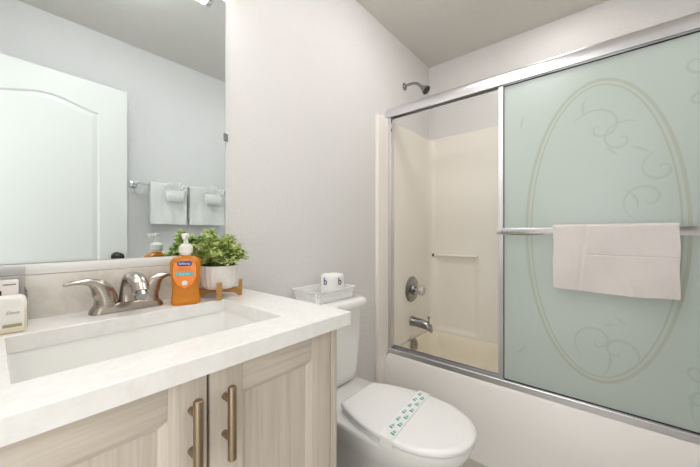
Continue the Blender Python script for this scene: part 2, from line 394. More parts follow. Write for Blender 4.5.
# faucet
FX, FY = .257, -.080
t = thing('faucet', 'brushed nickel two-handle faucet behind the sink', 'faucet', (FX, FY, CT))
b = bmn()
rg = []
for hx, hy, z in ((.088, .0275, 0), (.088, .0275, .004), (.085, .0255, .012), (.080, .023, .020), (.074, .020, .024)):
    rg.append(rrect(FX, FY, hx, hy, .024, CT+.0003+z, 8))
loft(b, rg); build('base_plate', b, M['nickel'], t, smooth=60)
def handle(sx):
    hx = FX+sx*.054
    b = bmn(); rg = []
    # a tapering horn that rises from the base and sweeps out sideways into a lever
    ctrl = [(hx-sx*.004, 0, .018), (hx-sx*.003, 0, .040), (hx+sx*.004, 0, .059), (hx+sx*.014, -.001, .075), (hx+sx*.030, -.003, .0865), (hx+sx*.050, -.006, .0895), (hx+sx*.070, -.009, .0885), (hx+sx*.084, -.011, .0860)]
    ctrl = [(p[0], FY+p[1], CT+p[2]) for p in ctrl]
    rx = [.0265, .0255, .0245, .0195, .0105, .0065, .0055, .0035]; ry = [.0265, .025, .0225, .019, .0145, .012, .0105, .006]
    P = spline(ctrl, 6); n = 20
    up = None
    for i, p in enumerate(P):
        f = i/6; k = min(int(f), len(rx)-2); fr = f-k
        a = rx[k]*(1-fr)+rx[k+1]*fr; c = ry[k]*(1-fr)+ry[k+1]*fr
        d = (P[min(i+1, len(P)-1)]-P[max(i-1, 0)]).normalized()
        s = Vector((0, 1, 0)); s = (s-d*s.dot(d)).normalized(); u2 = s.cross(d).normalized()
        rg.append([tuple(p+s*math.cos(2*PI*q/n)*c+u2*math.sin(2*PI*q/n)*a) for q in range(n)])
    loft(b, rg); h = build('handle', b, M['nickel'], t, smooth=60)
    c = bmn(); lathe(c, [(.0262, .0235), (.0272, .0265), (.0262, .0295)], (hx-sx*.004, FY, CT), 24); build('collar', c, M['nickel'], h)
    if sx < 0:
        d = bmn(); bmesh.ops.create_uvsphere(d, u_segments=10, v_segments=8, radius=.003); bmesh.ops.translate(d, verts=d.verts[:], vec=(hx+.012, FY-.0195, CT+.066)); build('hot_mark', d, M['reddot'], h, label='small red dot')
handle(-1); handle(1)
b = bmn()
P = spline([(FX, FY+.002, CT+.018), (FX, FY+.001, CT+.045), (FX, FY-.008, CT+.074), (FX, FY-.032, CT+.095), (FX, FY-.066, CT+.097), (FX, FY-.098, CT+.083), (FX, FY-.117, CT+.062)], 6)
ws = [.024, .021, .0195, .020, .0215, .0215, .0195]; hs = [.021, .0175, .0145, .0125, .0135, .0155, .015]
rg = []; n = 20
for i, p in enumerate(P):
    f = i/6; k = min(int(f), len(ws)-2); fr = f-k
    a = ws[k]*(1-fr)+ws[k+1]*fr; c = hs[k]*(1-fr)+hs[k+1]*fr
    d = (P[min(i+1, len(P)-1)]-P[max(i-1, 0)]).normalized(); s = Vector((1, 0, 0)); u2 = s.cross(d).normalized()
    rg.append([tuple(p+s*math.cos(2*PI*q/n)*a+u2*math.sin(2*PI*q/n)*c) for q in range(n)])
loft(b, rg); sp = build('spout', b, M['nickel'], t, smooth=60)
b = bmn(); tube(b, [(FX, FY-.115, CT+.064), (FX, FY-.1245, CT+.0525)], .0135, 18); build('aerator', b, M['chrome_dull'], sp)
b = bmn(); tube(b, [(FX, FY+.021, CT+.02), (FX, FY+.021, CT+.065)], .0025, 8); lathe(b, [(.003, CT+.065), (.0055, CT+.068), (.0055, CT+.074), (.003, CT+.077)], (FX, FY+.021, 0), 12); build('drain_rod', b, M['nickel'], t)

# ------------------------------------------------------------------ orange soap pump bottle
def soap_bottle(cx, cy, ang):
    t = thing('soap_pump_bottle', 'orange liquid hand soap pump bottle beside the potted plant', 'soap bottle', (cx, cy, CT))
    mt = Matrix.Translation((cx, cy, CT)) @ Matrix.Rotation(ang, 4, 'Z') @ Matrix.Diagonal((.93, .95, 1, 1))
    def part(name, bm, m, parent, **k):
        bmesh.ops.transform(bm, verts=bm.verts[:], matrix=mt); return build(name, bm, m, parent, **k)
    prof = [(.040, .0235, .0005), (.0435, .0255, .004), (.0430, .025, .018), (.0395, .0235, .040), (.0395, .0235, .058), (.0430, .0245, .085), (.0460, .025, .112), (.0465, .0245, .128), (.044, .0225, .137), (.036, .0195, .1435), (.022, .0155, .1475), (.0135, .0125, .149)]
    b = bmn(); loft(b, [rrect(0, 0, hx, hy, hy*.8, z, 7) for hx, hy, z in prof]); body = part('bottle', b, M['orange'], t, smooth=60)
    b = bmn(); lathe(b, [(.0130, .1492), (.0150, .1495), (.0155, .153), (.0205, .157), (.0212, .166), (.0205, .176), (.014, .182), (.0075, .184), (.0060, .203), (.0095, .2035), (.0105, .207), (.010, .214), (.007, .2165)], (0, 0, 0), 24)
    box(b, (-.0085, -.034, .2055), (.0085, 0, .2150), .003); box(b, (-.005, -.0345, .1985), (.005, -.026, .207), .002)
    part('pump', b, M['pump'], t, smooth=35)
    # label pieces that follow the bottle's front
    def hyz(z):
        for (a, h0, z0), (c, h1, z1) in zip(prof, prof[1:]):
            if z0 <= z <= z1: return h0+(h1-h0)*(z-z0)/(z1-z0)
        return .025
    def patch(outline, lift, bm=None, mi=0):
        bm = bm or bmn(); fr = []; 
        vs = [bm.verts.new((x, -hyz(z)-lift, z)) for x, z in outline]
        c = sum((v.co for v in vs), Vector())/len(vs); c.y = -hyz(c.z)-lift; cv = bm.verts.new(c)
        bk = [bm.verts.new((v.co.x, v.co.y+lift+.0004, v.co.z)) for v in vs]
        N = len(vs)
        for i in range(N):
            f = bm.faces.new((vs[i], vs[(i+1) % N], cv)); f.material_index = mi
            f = bm.faces.new((vs[i], bk[i], bk[(i+1) % N], vs[(i+1) % N])); f.material_index = mi
        return bm
    def rr(x0, x1, z0, z1, r):
        return [(p[0], p[1]) for p in rrect((x0+x1)/2, (z0+z1)/2, (x1-x0)/2, (z1-z0)/2, r, 0, 3)]
    b = patch([(-.030, .128), (-.0335, .11), (-.033, .085), (-.022, .062), (0, .050), (.022, .062), (.033, .085), (.0335, .11), (.030, .128)], .0008)
    lab = part('label', b, M['peach'], t, label='peach printed label')
    b = patch(rr(-.021, .021, .118, .1325, .005), .0016); part('name_panel', b, M['navy'], lab)
    def fm(z, l): return Matrix.Translation((0, -hyz(z)-l, z)) @ Matrix.Rotation(PI/2, 4, 'X')
    b = text_bm('Softsoap', .0100, fm(.1255, .0018)); part('name_lettering', b, M['white'], lab, smooth=0, label='white lettering Softsoap')
    b = patch(rr(-.025, .025, .089, .099, .004), .0016); part('teal_band', b, M['teal'], lab)
    b = text_bm('ANTIBACTERIAL', .0055, fm(.1085, .0012)); part('red_lettering', b, M['redprint'], lab, smooth=0)
    b = text_bm('Crisp Clean', .0062, fm(.094, .0018)); part('band_lettering', b, M['white'], lab, smooth=0)
    b = patch(rr(-.008, .008, .060, .074, .005), .0016); part('round_mark', b, M['offwhite'], lab)
soap_bottle(.392, -.134, math.radians(-30))

# ------------------------------------------------------------------ potted plant on a wooden stand
PX, PY = .512, -.106
t = thing('potted_plant', 'leafy green plant in a ribbed white pot on a wooden stand', 'plant', (PX, PY, CT))
b = bmn(); n = 144; rg = []
for r, z in ((.010, .030), (.044, .030), (.052, .036), (.057, .050), (.059, .075), (.060, .105), (.058, .108), (.055, .106), (.053, .088), (.01, .086)):
    ring = []
    for i in range(n):
        a = 2*PI*i/n; k = 1
        if r > .05 and .03 < z < .104: k = 1+.075*abs(math.cos(9*a))**.7-.06
        ring.append((PX+r*k*math.cos(a), PY+r*k*math.sin(a), CT+z))
    rg.append(ring)
loft(b, rg); build('pot', b, M['ceramic'], t, smooth=50)
b = bmn(); lathe(b, [(.0525, .0885), (.03, .092), (.01, .093)], (PX, PY, CT), 24); build('soil', b, mat('dark_soil', (.05, .035, .02), .9), t)
b = bmn()
for ang in (math.radians(63), math.radians(153)):
    mm = Matrix.Translation((PX, PY, CT)) @ Matrix.Rotation(ang, 4, 'Z')
    for s in (-1, 1):
        # leg outline: tall post at the rim, curving in to a low cross bar
        ol = [(.012, .0285), (.058, .0285), (.0625, .034), (.0625, .054), (.074, .057), (.074, .0008), (.060, .0008), (.055, .008), (.04, .013), (0, .015)]
        for f0 in (0,):
            A = [mm @ Vector((s*x, -.008, z)) for x, z in ol] ; B = [mm @ Vector((s*x, .008, z)) for x, z in ol]
            A.append(mm @ Vector((0, -.008, .0285))); B.append(mm @ Vector((0, .008, .0285)))
            loft(b, [[tuple(p) for p in A], [tuple(p) for p in B]])
build('stand', b, M['standwood'], t, smooth=30)
b = bmn(); bs = bmn(); rnd = random.Random(3)
def leaf(bm, p, d, size, wd):
    d = d.normalized(); s = d.cross(Vector((0, 0, 1)))
    if s.length < .1: s = Vector((1, 0, 0))
    s.normalize(); s = (s+Vector((rnd.uniform(-.4, .4), rnd.uniform(-.4, .4), rnd.uniform(-.4, .4)))).normalized(); u = s.cross(d).normalized()
    prof = [(0, .12), (.25, .8), (.55, 1), (.82, .68), (1, .1)]
    prev = None
    for f, wv in prof:
        c = p+d*size*f+u*size*.12*math.sin(PI*f); 
        row = [bm.verts.new(c-s*wd*wv+u*wd*.25*wv), bm.verts.new(c), bm.verts.new(c+s*wd*wv+u*wd*.25*wv)]
        if prev:
            bm.faces.new((prev[0], prev[1], row[1], row[0])); bm.faces.new((prev[1], prev[2], row[2], row[1]))
        prev = row
for k in range(105):
    az = rnd.uniform(0, 2*PI); rr_ = math.sqrt(rnd.random())
    base = Vector((PX+.048*rr_*math.cos(az), PY+.048*rr_*math.sin(az), CT+.09))
    reach = .028+.078*rr_*rnd.uniform(.6, 1.1); hgt = (.118-.084*rr_**1.8)*rnd.uniform(.62, 1.08)
    tip = Vector((PX+(-.008 if math.cos(az) > 0 else 0)+math.cos(az)*reach*(.82 if math.cos(az) > 0 else 1.12), PY+math.sin(az)*reach*1.0, CT+.108+hgt))
    if k % 9 == 0: tip += Vector((math.cos(az)*.018, math.sin(az)*.018, -.03))
    tip.y = min(tip.y, -.024)
    midp = (base+tip)/2+Vector((0, 0, .022))
    P = spline([base, midp, tip], 5)
    if not any(p.x < .446 and p.y < -.088 for p in P): tube(bs, P, .0011, 5)
    for i, p in enumerate(P[3:]):
        f = i/(len(P)-4)
        for q in range(2):
            d = Vector((math.cos(az+rnd.uniform(-1.9, 1.9)), math.sin(az+rnd.uniform(-1.9, 1.9)), rnd.uniform(-.35, .9)))
            sz = rnd.uniform(.015, .023)*(1-.25*f)
            pp = p.copy()
            if pp.y+d.normalized().y*sz > -.011: d.y = -abs(d.y)
            tp = pp+d.normalized()*sz
            if max(tp.y, pp.y) > -.030: continue
            if min(tp.x, pp.x) < .446 and min(tp.y, pp.y) < -.088 and min(tp.z, pp.z) < CT+.235: continue
            leaf(b, pp, d, sz, sz*.52)
build('leaves', b, M['leaf'], t, smooth=180, keepnormals=True); build('stems', bs, M['stem'], t)

# ------------------------------------------------------------------ items at the left end of the counter
t = thing('acrylic_holder', 'clear acrylic holder standing against the left of the backsplash', 'holder', (-.03, -.07, CT))
b = bmn(); z0 = CT+.0006
box(b, (-.11, -.034, z0), (.058, -.031, CT+.135), .0008); box(b, (-.11, -.094, z0), (.058, -.0345, z0+.003), .0008)
box(b, (.055, -.094, z0+.003), (.058, -.0345, CT+.085), .0008); box(b, (-.11, -.094, z0+.003), (-.107, -.0345, CT+.085), .0008); box(b, (-.1065, -.094, z0+.003), (.0545, -.091, CT+.03), .0008)
build('shell', b, M['acrylic'], t)
t = thing('soap_carton', 'small white carton with a black square inside the clear holder', 'carton', (-.01, -.07, z0+.003))
b = bmn(); box(b, (-.075, -.088, z0+.0035), (.044, -.055, CT+.108), .001); c = build('box', b, M['carton'], t)
b = bmn(); box(b, (.006, -.0885, CT+.075), (.018, -.0878, CT+.087)); build('black_square', b, M['blackprint'], t, smooth=0)
b = bmn(); box(b, (.020, -.0885, CT+.098), (.040, -.0878, CT+.101)); box(b, (-.02, -.0885, CT+.092), (.012, -.0878, CT+.095)); build('grey_print', b, M['greyprint'], t, smooth=0)
t = thing('lotion_bottle', 'cream bottle with a white top and label at the left edge of the counter', 'bottle', (.015, -.124, CT))
b = bmn(); cx, cy = .012, -.125
loft(b, [rrect(cx, cy, hx, hy, .012, CT+z, 6) for hx, hy, z in ((.040, .019, .0005), (.043, .022, .004), (.043, .022, .052))]); build('body', b, M['cream'], t, smooth=60)
b = bmn(); loft(b, [rrect(cx, cy, hx, hy, .012, CT+z, 6) for hx, hy, z in ((.043, .022, .0522), (.043, .022, .066), (.041, .020, .075), (.037, .017, .079))]); build('cap', b, M['offwhite'], t, smooth=60)
b = bmn(); box(b, (.014, cy-.0228, CT+.012), (.050, cy-.0218, CT+.055), .0004); lab = build('label', b, M['offwhite'], t, label='white label')
b = text_bm('Dove', .0090, facing((.0325, cy-.0232, CT+.045), (0, -1, 0)), shear=.3); build('lettering', b, M['greyprint'], lab, smooth=0)
b = bmn(); box(b, (.018, cy-.0235, CT+.014), (.047, cy-.0225, CT+.021), .0003); build('gold_band', b, M['gold'], lab)

# ------------------------------------------------------------------ toilet
TX = .997
TR = .44
t = thing('toilet', 'white toilet with closed lid between the vanity and the bathtub', 'toilet', (TX, -.4, FZ))
b = bmn()
rg = []
for hx, hy, cy, z in ((.150, .070, -.125, .405), (.165, .082, -.122, .412), (.172, .090, -.118, .45), (.178, .098, -.120, .60), (.182, .102, -.124, .755)):
    rg.append(rrect(TX, cy, hx, hy, .045, z, 7))
loft(b, rg); tk = build('tank', b, M['porcelain'], t, smooth=50)
b = bmn(); rg = []
for g_, z in ((-.006, .7555), (.004, .757), (.007, .764), (.007, .782), (.003, .792), (-.008, .7965)):
    rg.append(rrect(TX, -.132, .185+g_, .112+g_, .045, z, 7))
loft(b, rg); build('tank_lid', b, M['porcelain'], t, smooth=50)
b = bmn(); lathe(b, [(.012, 0), (.012, .008), (.007, .010)], (TX-.13, -.2195, .70), 16, 'y'); tube(b, [(TX-.13, -.232, .70), (TX-.10, -.236, .697), (TX-.065, -.236, .692)], [.006, .005, .0065], 10); build('flush_lever', b, M['chrome'], tk)
def egg(hw, yb, yt, z, wb=.70, n=8):
    yc = yb+(yt-yb)*.52
    half = [(0, yb), (.45*wb*hw, yb), (.86*wb*hw, yb-.004), (wb*hw, yb-.022), (hw*(wb+1)/2*1.045, yb+(yc-yb)*.42), (hw*.99, yb+(yc-yb)*.8)]
    for k in range(0, 7):
        a = PI/2*k/6; half.append((hw*math.cos(a)**.92 if k < 6 else 0, yc+(yt-yc)*(.12+.88*math.sin(a)) if k else yc+(yt-yc)*.12))
    full = half+[(-x, y) for x, y in reversed(half[1:-1])]
    return [(TX+p.x, p.y, z) for p in spline([(x, y, 0) for x, y in full], n//2, True)]
# bowl
b = bmn()
def mixring(f, hw, yb, yt, wb, z): return egg(hw, yb, yt, z, wb)
rg = [mixring(0, .105, -.22, -.60, .95, FZ), mixring(0, .105, -.22, -.60, .95, FZ+.02), mixring(0, .092, -.21, -.57, .95, FZ+.09), mixring(0, .090, -.18, -.56, .98, .16), mixring(0, .105, -.13, -.62, .98, .24),
      mixring(0, .140, -.10, -.72, .96, .31), mixring(0, .160, -.08, -.775, .90, .355), mixring(0, .166, -.06, -.790, .86, .385), mixring(0, .166, -.055, -.792, .86, .398), mixring(0, .160, -.06, -.786, .86, .4035)]
loft(b, rg); build('bowl', b, M['porcelain'], t, smooth=60)
b = bmn(); rg = [egg(.158, -.335, -.790, TR-.0355), egg(.165, -.33, -.797, TR-.033), egg(.166, -.33, -.798, TR-.022), egg(.162, -.332, -.794, TR-.0195)]
loft(b, rg); build('seat', b, M['seatplastic'], t, smooth=50)
b = bmn(); rg = [egg(.160, -.330, -.794, TR-.0175), egg(.167, -.325, -.802, TR-.015), egg(.168, -.324, -.803, TR-.006), egg(.164, -.328, -.799, TR-.001), egg(.150, -.34, -.78, TR+.001), egg(.08, -.42, -.68, TR+.003)]
loft(b, rg); lid = build('lid', b, M['seatplastic'], t, smooth=50)
for s in (-1, 1):
    b = bmn(); box(b, (TX+s*.070-.014, -.328, .4045), (TX+s*.070+.014, -.306, TR-.020), .005); build('hinge', b, M['seatplastic'], t)
# paper strip over the closed lid
t2 = thing('paper_strip', 'white paper strip with teal marks across the toilet lid', 'paper strip', (TX, -.565, TR))
b = bmn(); rg = []
path = [(-.1715, TR-.034), (-.1715, TR-.010), (-.169, TR+.0005), (-.160, TR+.0028), (-.10, TR+.0044), (0, TR+.0052), (.10, TR+.0044), (.160, TR+.0028), (.169, TR+.0005), (.1715, TR-.010), (.1715, TR-.034)]
for x, z in path:
    yo = -.565+.10*x; x2 = x*1.006; z2 = z+.0010
    rg.append([(TX+x, yo-.024, z), (TX+x, yo+.024, z), (TX+x2, yo+.024, z2), (TX+x2, yo-.024, z2)])
loft(b, rg)
st = build('band', b, M['paper'], t2, smooth=30)
b = bmn()
mk = random.Random(2)
for i in range(6):
    for yy, h, dx0 in ((-.011, .015, 0), (.009, .014, .026)):
        xx = -.140+.050*i+dx0; yo = -.565+.10*xx+yy
        for dx, w_, hh in ((-.010, .011, 1), (.003, .007, .8), (.012, .003, .5)):
            z_ = TR+.0052-.0008*min(1, abs(xx+dx)/.1)-(.0016*max(0, abs(xx+dx)-.1)/.06)+.0014
            q = [(TX+xx+dx, yo-h*hh/2), (TX+xx+dx+w_*.7, yo-h*hh/2), (TX+xx+dx+w_, yo+h*hh/2), (TX+xx+dx+w_*.3, yo+h*hh/2)]
            loft(b, [[(a, c, z_-.0006) for a, c in q], [(a, c, z_) for a, c in q]])
build('teal_marks', b, M['tealprint'], st, smooth=0)

# ------------------------------------------------------------------ basket and wrapped roll on the tank lid
BX0, BX1, BY0, BY1, BZ = .885, 1.135, -.205, -.035, .7972
t = thing('basket', 'small white plastic basket with slatted sides on the toilet tank', 'basket', ((BX0+BX1)/2, (BY0+BY1)/2, BZ))
b = bmn(); cx, cy, hx, hy = (BX0+BX1)/2, (BY0+BY1)/2, (BX1-BX0)/2, (BY1-BY0)/2
loft(b, [rrect(cx, cy, hx-.010, hy-.010, .015, BZ+.0005), rrect(cx, cy, hx-.008, hy-.008, .015, BZ+.005), rrect(cx, cy, hx-.011, hy-.011, .013, BZ+.005)], True, True); build('bottom', b, M['basket'], t)
b = bmn()
rg = [rrect(cx, cy, hx+d, hy+d, .02, z) for d, z in ((0, BZ+.048), (.005, BZ+.050), (.005, BZ+.053), (0, BZ+.054), (-.003, BZ+.053), (-.003, BZ+.048))]
loft(b, rg+[rg[0]], False, False); build('rim', b, M['basket'], t)
b = bmn(); per = []
A = rrect(cx, cy, hx-.009, hy-.009, .015, BZ+.004, 1); B = rrect(cx, cy, hx-.001, hy-.001, .02, BZ+.0485, 1)
N = len(A)
for i in range(N):
    p0, p1, q0, q1 = Vector(A[i]), Vector(A[(i+1) % N]), Vector(B[i]), Vector(B[(i+1) % N])
    m = max(1, int(round((p1-p0).length/.0085)))
    for k in range(m):
        f = k/m; tube(b, [p0.lerp(p1, f), q0.lerp(q1, f)], .0026, 6)
rows = [rrect(cx, cy, hx-.009+.008*f, hy-.009+.008*f, .016, BZ+.004+.0445*f) for f in (.36, .70)]
for rw in rows: tube(b, rw+[rw[0]], .0022, 6)
build('slats', b, M['basket'], t)
t = thing('wrapped_paper_roll', 'paper-wrapped toilet roll with small b marks standing in the basket', 'toilet paper', (1.075, -.110, BZ+.006))
b = bmn(); RX, RY, RZ = 1.068, -.115, BZ+.0062
rg = []; n = 40; rnd = random.Random(5)
for r, z in ((.02, .0), (.044, .0), (.050, .004), (.0515, .02), (.0515, .07), (.050, .083), (.043, .0885), (.028, .086), (.014, .082), (.004, .0825)):
    ring = []
    for i in range(n):
        a = 2*PI*i/n; aa = a-math.radians(-136+45); kk = (abs(math.cos(aa))**3.4+abs(math.sin(aa))**3.4)**(-1/3.4) if r > .03 else 1
        ring.append((RX+r*.93*kk*math.cos(a)*(1+rnd.uniform(-.01, .01)), RY+r*.93*kk*math.sin(a)*(1+rnd.uniform(-.01, .01)), RZ+z*1.17+(rnd.uniform(-.003, .003) if z > .08 else 0)))
    rg.append(ring)
loft(b, rg); roll = build('wrapper', b, M['paper'], t, smooth=60)
for da, z, s, mi in ((-45, .070, .048, 'blueprint'), (45, .070, .048, 'blackprint'), (-45, .016, .022, 'blackprint'), (45, .016, .022, 'blueprint')):
    a = math.radians(-136+da); n_ = Vector((math.cos(a), math.sin(a), 0)); p = Vector((RX, RY, RZ+z))+n_*.0484
    b = text_bm('b', s, facing(p, n_), .0010); build('letter_mark', b, M[mi], roll, smooth=0)

# ------------------------------------------------------------------ bathtub and surround
AX = 1.684; RIM = .318
o_cx, o_cy = (AX+XR)/2, YF/2
b = bmn()
ox, oy = (XR-.001-AX)/2, (-YF)/2-.001; cx, cy = (AX+XR-.001)/2, YF/2
ix = cx+.01
oy2 = oy-.0225
rg = [rrect(cx-.028, cy, ox+.028, oy2, .001, FZ), rrect(cx-.022, cy, ox+.022, oy2, .001, RIM-.16), rrect(cx-.004, cy, ox+.004, oy2, .001, RIM-.028), rrect(cx, cy, ox-.001, oy2, .002, RIM-.012), rrect(cx, cy, ox-.005, oy2, .004, RIM-.003), rrect(cx, cy, ox-.012, oy2-.004, .006, RIM)]
ix = 2.033
rin = [rrect(ix, cy, .281, oy-.0265, .055, RIM), rrect(ix, cy, .276, oy-.030, .055, RIM-.008), rrect(ix, cy, .268, oy-.040, .07, RIM-.10), rrect(ix, cy, .250, oy-.09, .11, .06), rrect(ix, cy, .21, oy-.16, .12, .02), rrect(ix, cy, .05, .3, .05, .015)]
loft(b, rg, True, False); loft(b, [rg[-1]]+rin[:1], False, False, mi=1); loft(b, rin, False, True, mi=1); bmesh.ops.remove_doubles(b, verts=b.verts[:], dist=1e-5)
o = build('bathtub', b, [M['tub'], M['tubin']], smooth=45); tag(o, 'ivory bathtub with plain apron below the sliding glass door', 'bathtub')
# wall surround as one moulded shell: path around three walls
ST = 1.853
def path_pts():
    P = []; th = .022; r = .055
    P += [(1.584, -.0005), (1.584, -.014), (1.588, -.020), (1.60, -.022)]
    P += [(x, -.022) for x in (1.65, 1.70, 1.78, 1.86, 1.95, 2.04, 2.12, 2.19)]
    xr = XR-.030; yb, yf = -.022, YF+.022
    for k in range(0, 9):
        a = PI/2*k/8; P.append((xr-r+r*math.sin(a), yb-r+r*math.cos(a)))
    y = yb-r
    for k in range(1, 70): P.append((xr, y+(yf+r-y)*k/70))
    for k in range(0, 9):
        a = PI/2*k/8; P.append((xr-r+r*math.cos(a), yf+r-r*math.sin(a)))
    P += [(x, yf) for x in (2.1, 1.9, 1.7, 1.6)]+[(1.588, yf), (1.584, yf-.006), (1.584, YF+.0005)]
    return P
PP = path_pts(); zs = [0, .16, .30, RIM+.001]+[RIM+.001+(ST-RIM-.001)*k/110 for k in range(1, 111)]
def sm(a, b_, x): x = max(0, min(1, (x-a)/(b_-a))); return x*x*(3-2*x)
def relief(y, z):       # recessed soap niche in the long wall
    m = sm(-.41, -.37, y)*(1-sm(-.11, -.06, y))*sm(.340, .362, z)*(1-sm(.86, .93, z)) if y > -.6 else 0
    m2 = sm(-1.44, -1.42, y)*(1-sm(-1.16, -1.14, y))*sm(.340, .362, z)*(1-sm(.93, .965, z))
    return .017*max(m, m2)
b = bmn(); rg = []
for z in zs:
    row = []
    for (x, y) in PP:
        if z < RIM and x > AX-.006: row.append((AX-.006, y if y > -.1 or y < YF+.1 else -.022, z)) if False else row.append((x, y, z))
        else: row.append((x+(relief(y, z) if x > XR-.035 else 0), y, z))
    rg.append(row)
# above the rim only for the inside; flanges run to the floor
rg_in = [r for r, z in zip(rg, zs) if z >= RIM]
top = [(x, min(y, 0), ST+.006) for (x, y) in PP]
def outw(x, y):
    if x > XR-.09 and -.07 > y > YF+.07: return (XR-.0005, y)
    if y > -.2: return (min(XR-.0005, x+(.03 if x > XR-.1 else 0)), -.0005)
    return (min(XR-.0005, x+(.03 if x > XR-.1 else 0)), YF+.0005)
rg_in.append([(x*.85+outw(x, y)[0]*.15, y*.85+outw(x, y)[1]*.15, ST+.005) for x, y in PP])
rg_in.append([(*outw(x, y), ST+.007) for x, y in PP])
t = thing('shower_surround', 'cream moulded fiberglass wall surround above the bathtub', 'shower surround', (2.0, -.76, RIM))
loft(b, rg_in, False, False, closed=False)
box(b, (1.584, -.022, FZ), (AX-.001, -.0005, RIM+.001), .004); box(b, (1.584, YF+.0005, FZ), (AX-.001, YF+.022, RIM+.001), .004)
build('wall_shell', b, M['surround'], t, smooth=60)
b = bmn(); tube(b, [(XR-.042, -.066, .928), (XR-.042, -.40, .928)], .009, 12)
for yy in (-.09, -.385): tube(b, [(XR-.042, yy, .928), (XR-.028, yy, .928)], .009, 10)
bar = build('grab_bar', b, M['surround'], t)
b = bmn(); tube(b, [(XR-.042, -.052, .928), (XR-.042, -.0655, .928)], .0105, 12); build('end_plug', b, M['darkbronze'], bar, label='dark end plug')

# shower fittings
t = thing('shower_head', 'chrome shower head on a bent arm above the surround', 'shower head', (1.955, 0, 2.165))
sx, sz = 1.945, 2.165
b = bmn(); lathe(b, [(.026, .0005), (.026, .004), (.020, .010), (.011, .013)], (sx, 0, sz), 24, 'y'); build('flange', b, M['chrome_dull'], t)
b = bmn(); P = spline([(sx, -.006, sz), (sx, -.05, sz+.004), (sx, -.10, sz-.008), (sx, -.135, sz-.042)], 6); tube(b, P, .0095, 14); build('arm', b, M['chrome_dull'], t)
b = bmn(); lathe(b, [(.011, 0), (.013, .008), (.015, .016), (.019, .028), (.029, .044), (.032, .054), (.031, .058)], (0, 0, 0), 24)
lathe(b, [(.0285, .0581), (.027, .061)], (0, 0, 0), 24, mi=1)
mt = Matrix.Translation((sx, -.133, sz-.038)) @ Vector((0, 0, 1)).rotation_difference(Vector((0, -.72, -.69))).to_matrix().to_4x4()
bmesh.ops.transform(b, verts=b.verts[:], matrix=mt); build('head', b, [M['chrome_dull'], M['black']], t)
VX = 2.012
t = thing('shower_valve', 'round chrome shower valve with clear knob on the surround wall', 'shower valve', (VX, -.022, .69))
b = bmn(); lathe(b, [(.094, .0005), (.094, .004), (.085, .013), (.055, .018), (.040, .020), (.036, .036), (.018, .040)], (VX, -.022, .69), 32, 'y'); build('escutcheon', b, M['chrome_dull'], t)
b = bmn(); lathe(b, [(.016, .040), (.018, .055), (.028, .060), (.034, .068), (.034, .092), (.028, .102), (.012, .104)], (VX, -.022, .69), 10, 'y'); build('knob', b, mat('clear_knob', (.75, .72, .66), .15, .3, Transmission_Weight=.5), t, smooth=20, label='clear faceted knob')
t = thing('tub_spout', 'chrome tub spout with diverter below the shower valve', 'tub spout', (VX, -.022, .455))
b = bmn(); rg = []
for yy, zz, rx_, rz in ((.0005, 0, .036, .036), (.014, 0, .036, .036), (.022, 0, .032, .033), (.085, -.003, .030, .032), (.125, -.010, .028, .031), (.152, -.026, .024, .026), (.160, -.044, .017, .012)):
    rg.append([(VX+rx_*math.cos(2*PI*i/24), -.022-yy, .455+zz+rz*math.sin(2*PI*i/24)) for i in range(24)])
loft(b, rg); build('body', b, M['chrome_dull'], t, smooth=60)
b = bmn(); lathe(b, [(.0045, .466), (.0045, .496), (.009, .498), (.009, .508), (.004, .510)], (VX, -.022-.138, 0), 12); build('diverter', b, M['chrome_dull'], t)
t = thing('overflow_plate', 'round chrome overflow plate on the tub end below the spout', 'overflow plate', (VX, -.045, .265))
b = bmn(); lathe(b, [(.047, 0), (.047, .006), (.038, .012), (.010, .014)], (0, 0, 0), 28, 'y'); lathe(b, [(.006, .013), (.005, .018)], (0, 0, -.0), 12, 'y'); lathe(b, [(.004, .012), (.004, .016)], (0, 0, .02), 10, 'y')
bmesh.ops.transform(b, verts=b.verts[:], matrix=Matrix.Translation((VX, -.0415, .284)) @ Matrix.Rotation(math.radians(-5), 4, 'X')); build('plate', b, M['chrome_dull'], t)

# ------------------------------------------------------------------ sliding shower door
GX = 1.716
YJ0, YJ1 = -.0225, YF+.0225
t = thing('shower_door_frame', 'shiny aluminium shower door frame with header and bottom track on the tub rim', 'shower door frame', (1.72, -.76, RIM))
def extr(bm, prof, y0, y1): loft(bm, [[(x, y0, z) for x, z in prof], [(x, y1, z) for x, z in prof]])
b = bmn(); HT = 1.932
extr(b, [(1.694, HT-.070), (1.6935, HT-.045), (1.696, HT-.028), (1.703, HT-.012), (1.714, HT-.002), (1.722, HT), (1.745, HT), (1.755, HT-.006), (1.755, HT-.066), (1.749, HT-.066), (1.749, HT-.012), (1.702, HT-.020), (1.700, HT-.070)], -.0005, YF+.0005)
build('header', b, M['alu'], t, smooth=50)
b = bmn(); z0 = RIM+.0005
extr(b, [(1.694, z0), (1.694, z0+.028), (1.697, z0+.031), (1.700, z0+.028), (1.700, z0+.012), (1.727, z0+.012), (1.727, z0+.034), (1.731, z0+.034), (1.731, z0+.012), (1.752, z0+.010), (1.752, z0+.036), (1.756, z0+.036), (1.756, z0)], YJ0-.0005, YJ1+.0005)
build('bottom_track', b, M['alu'], t, smooth=30)
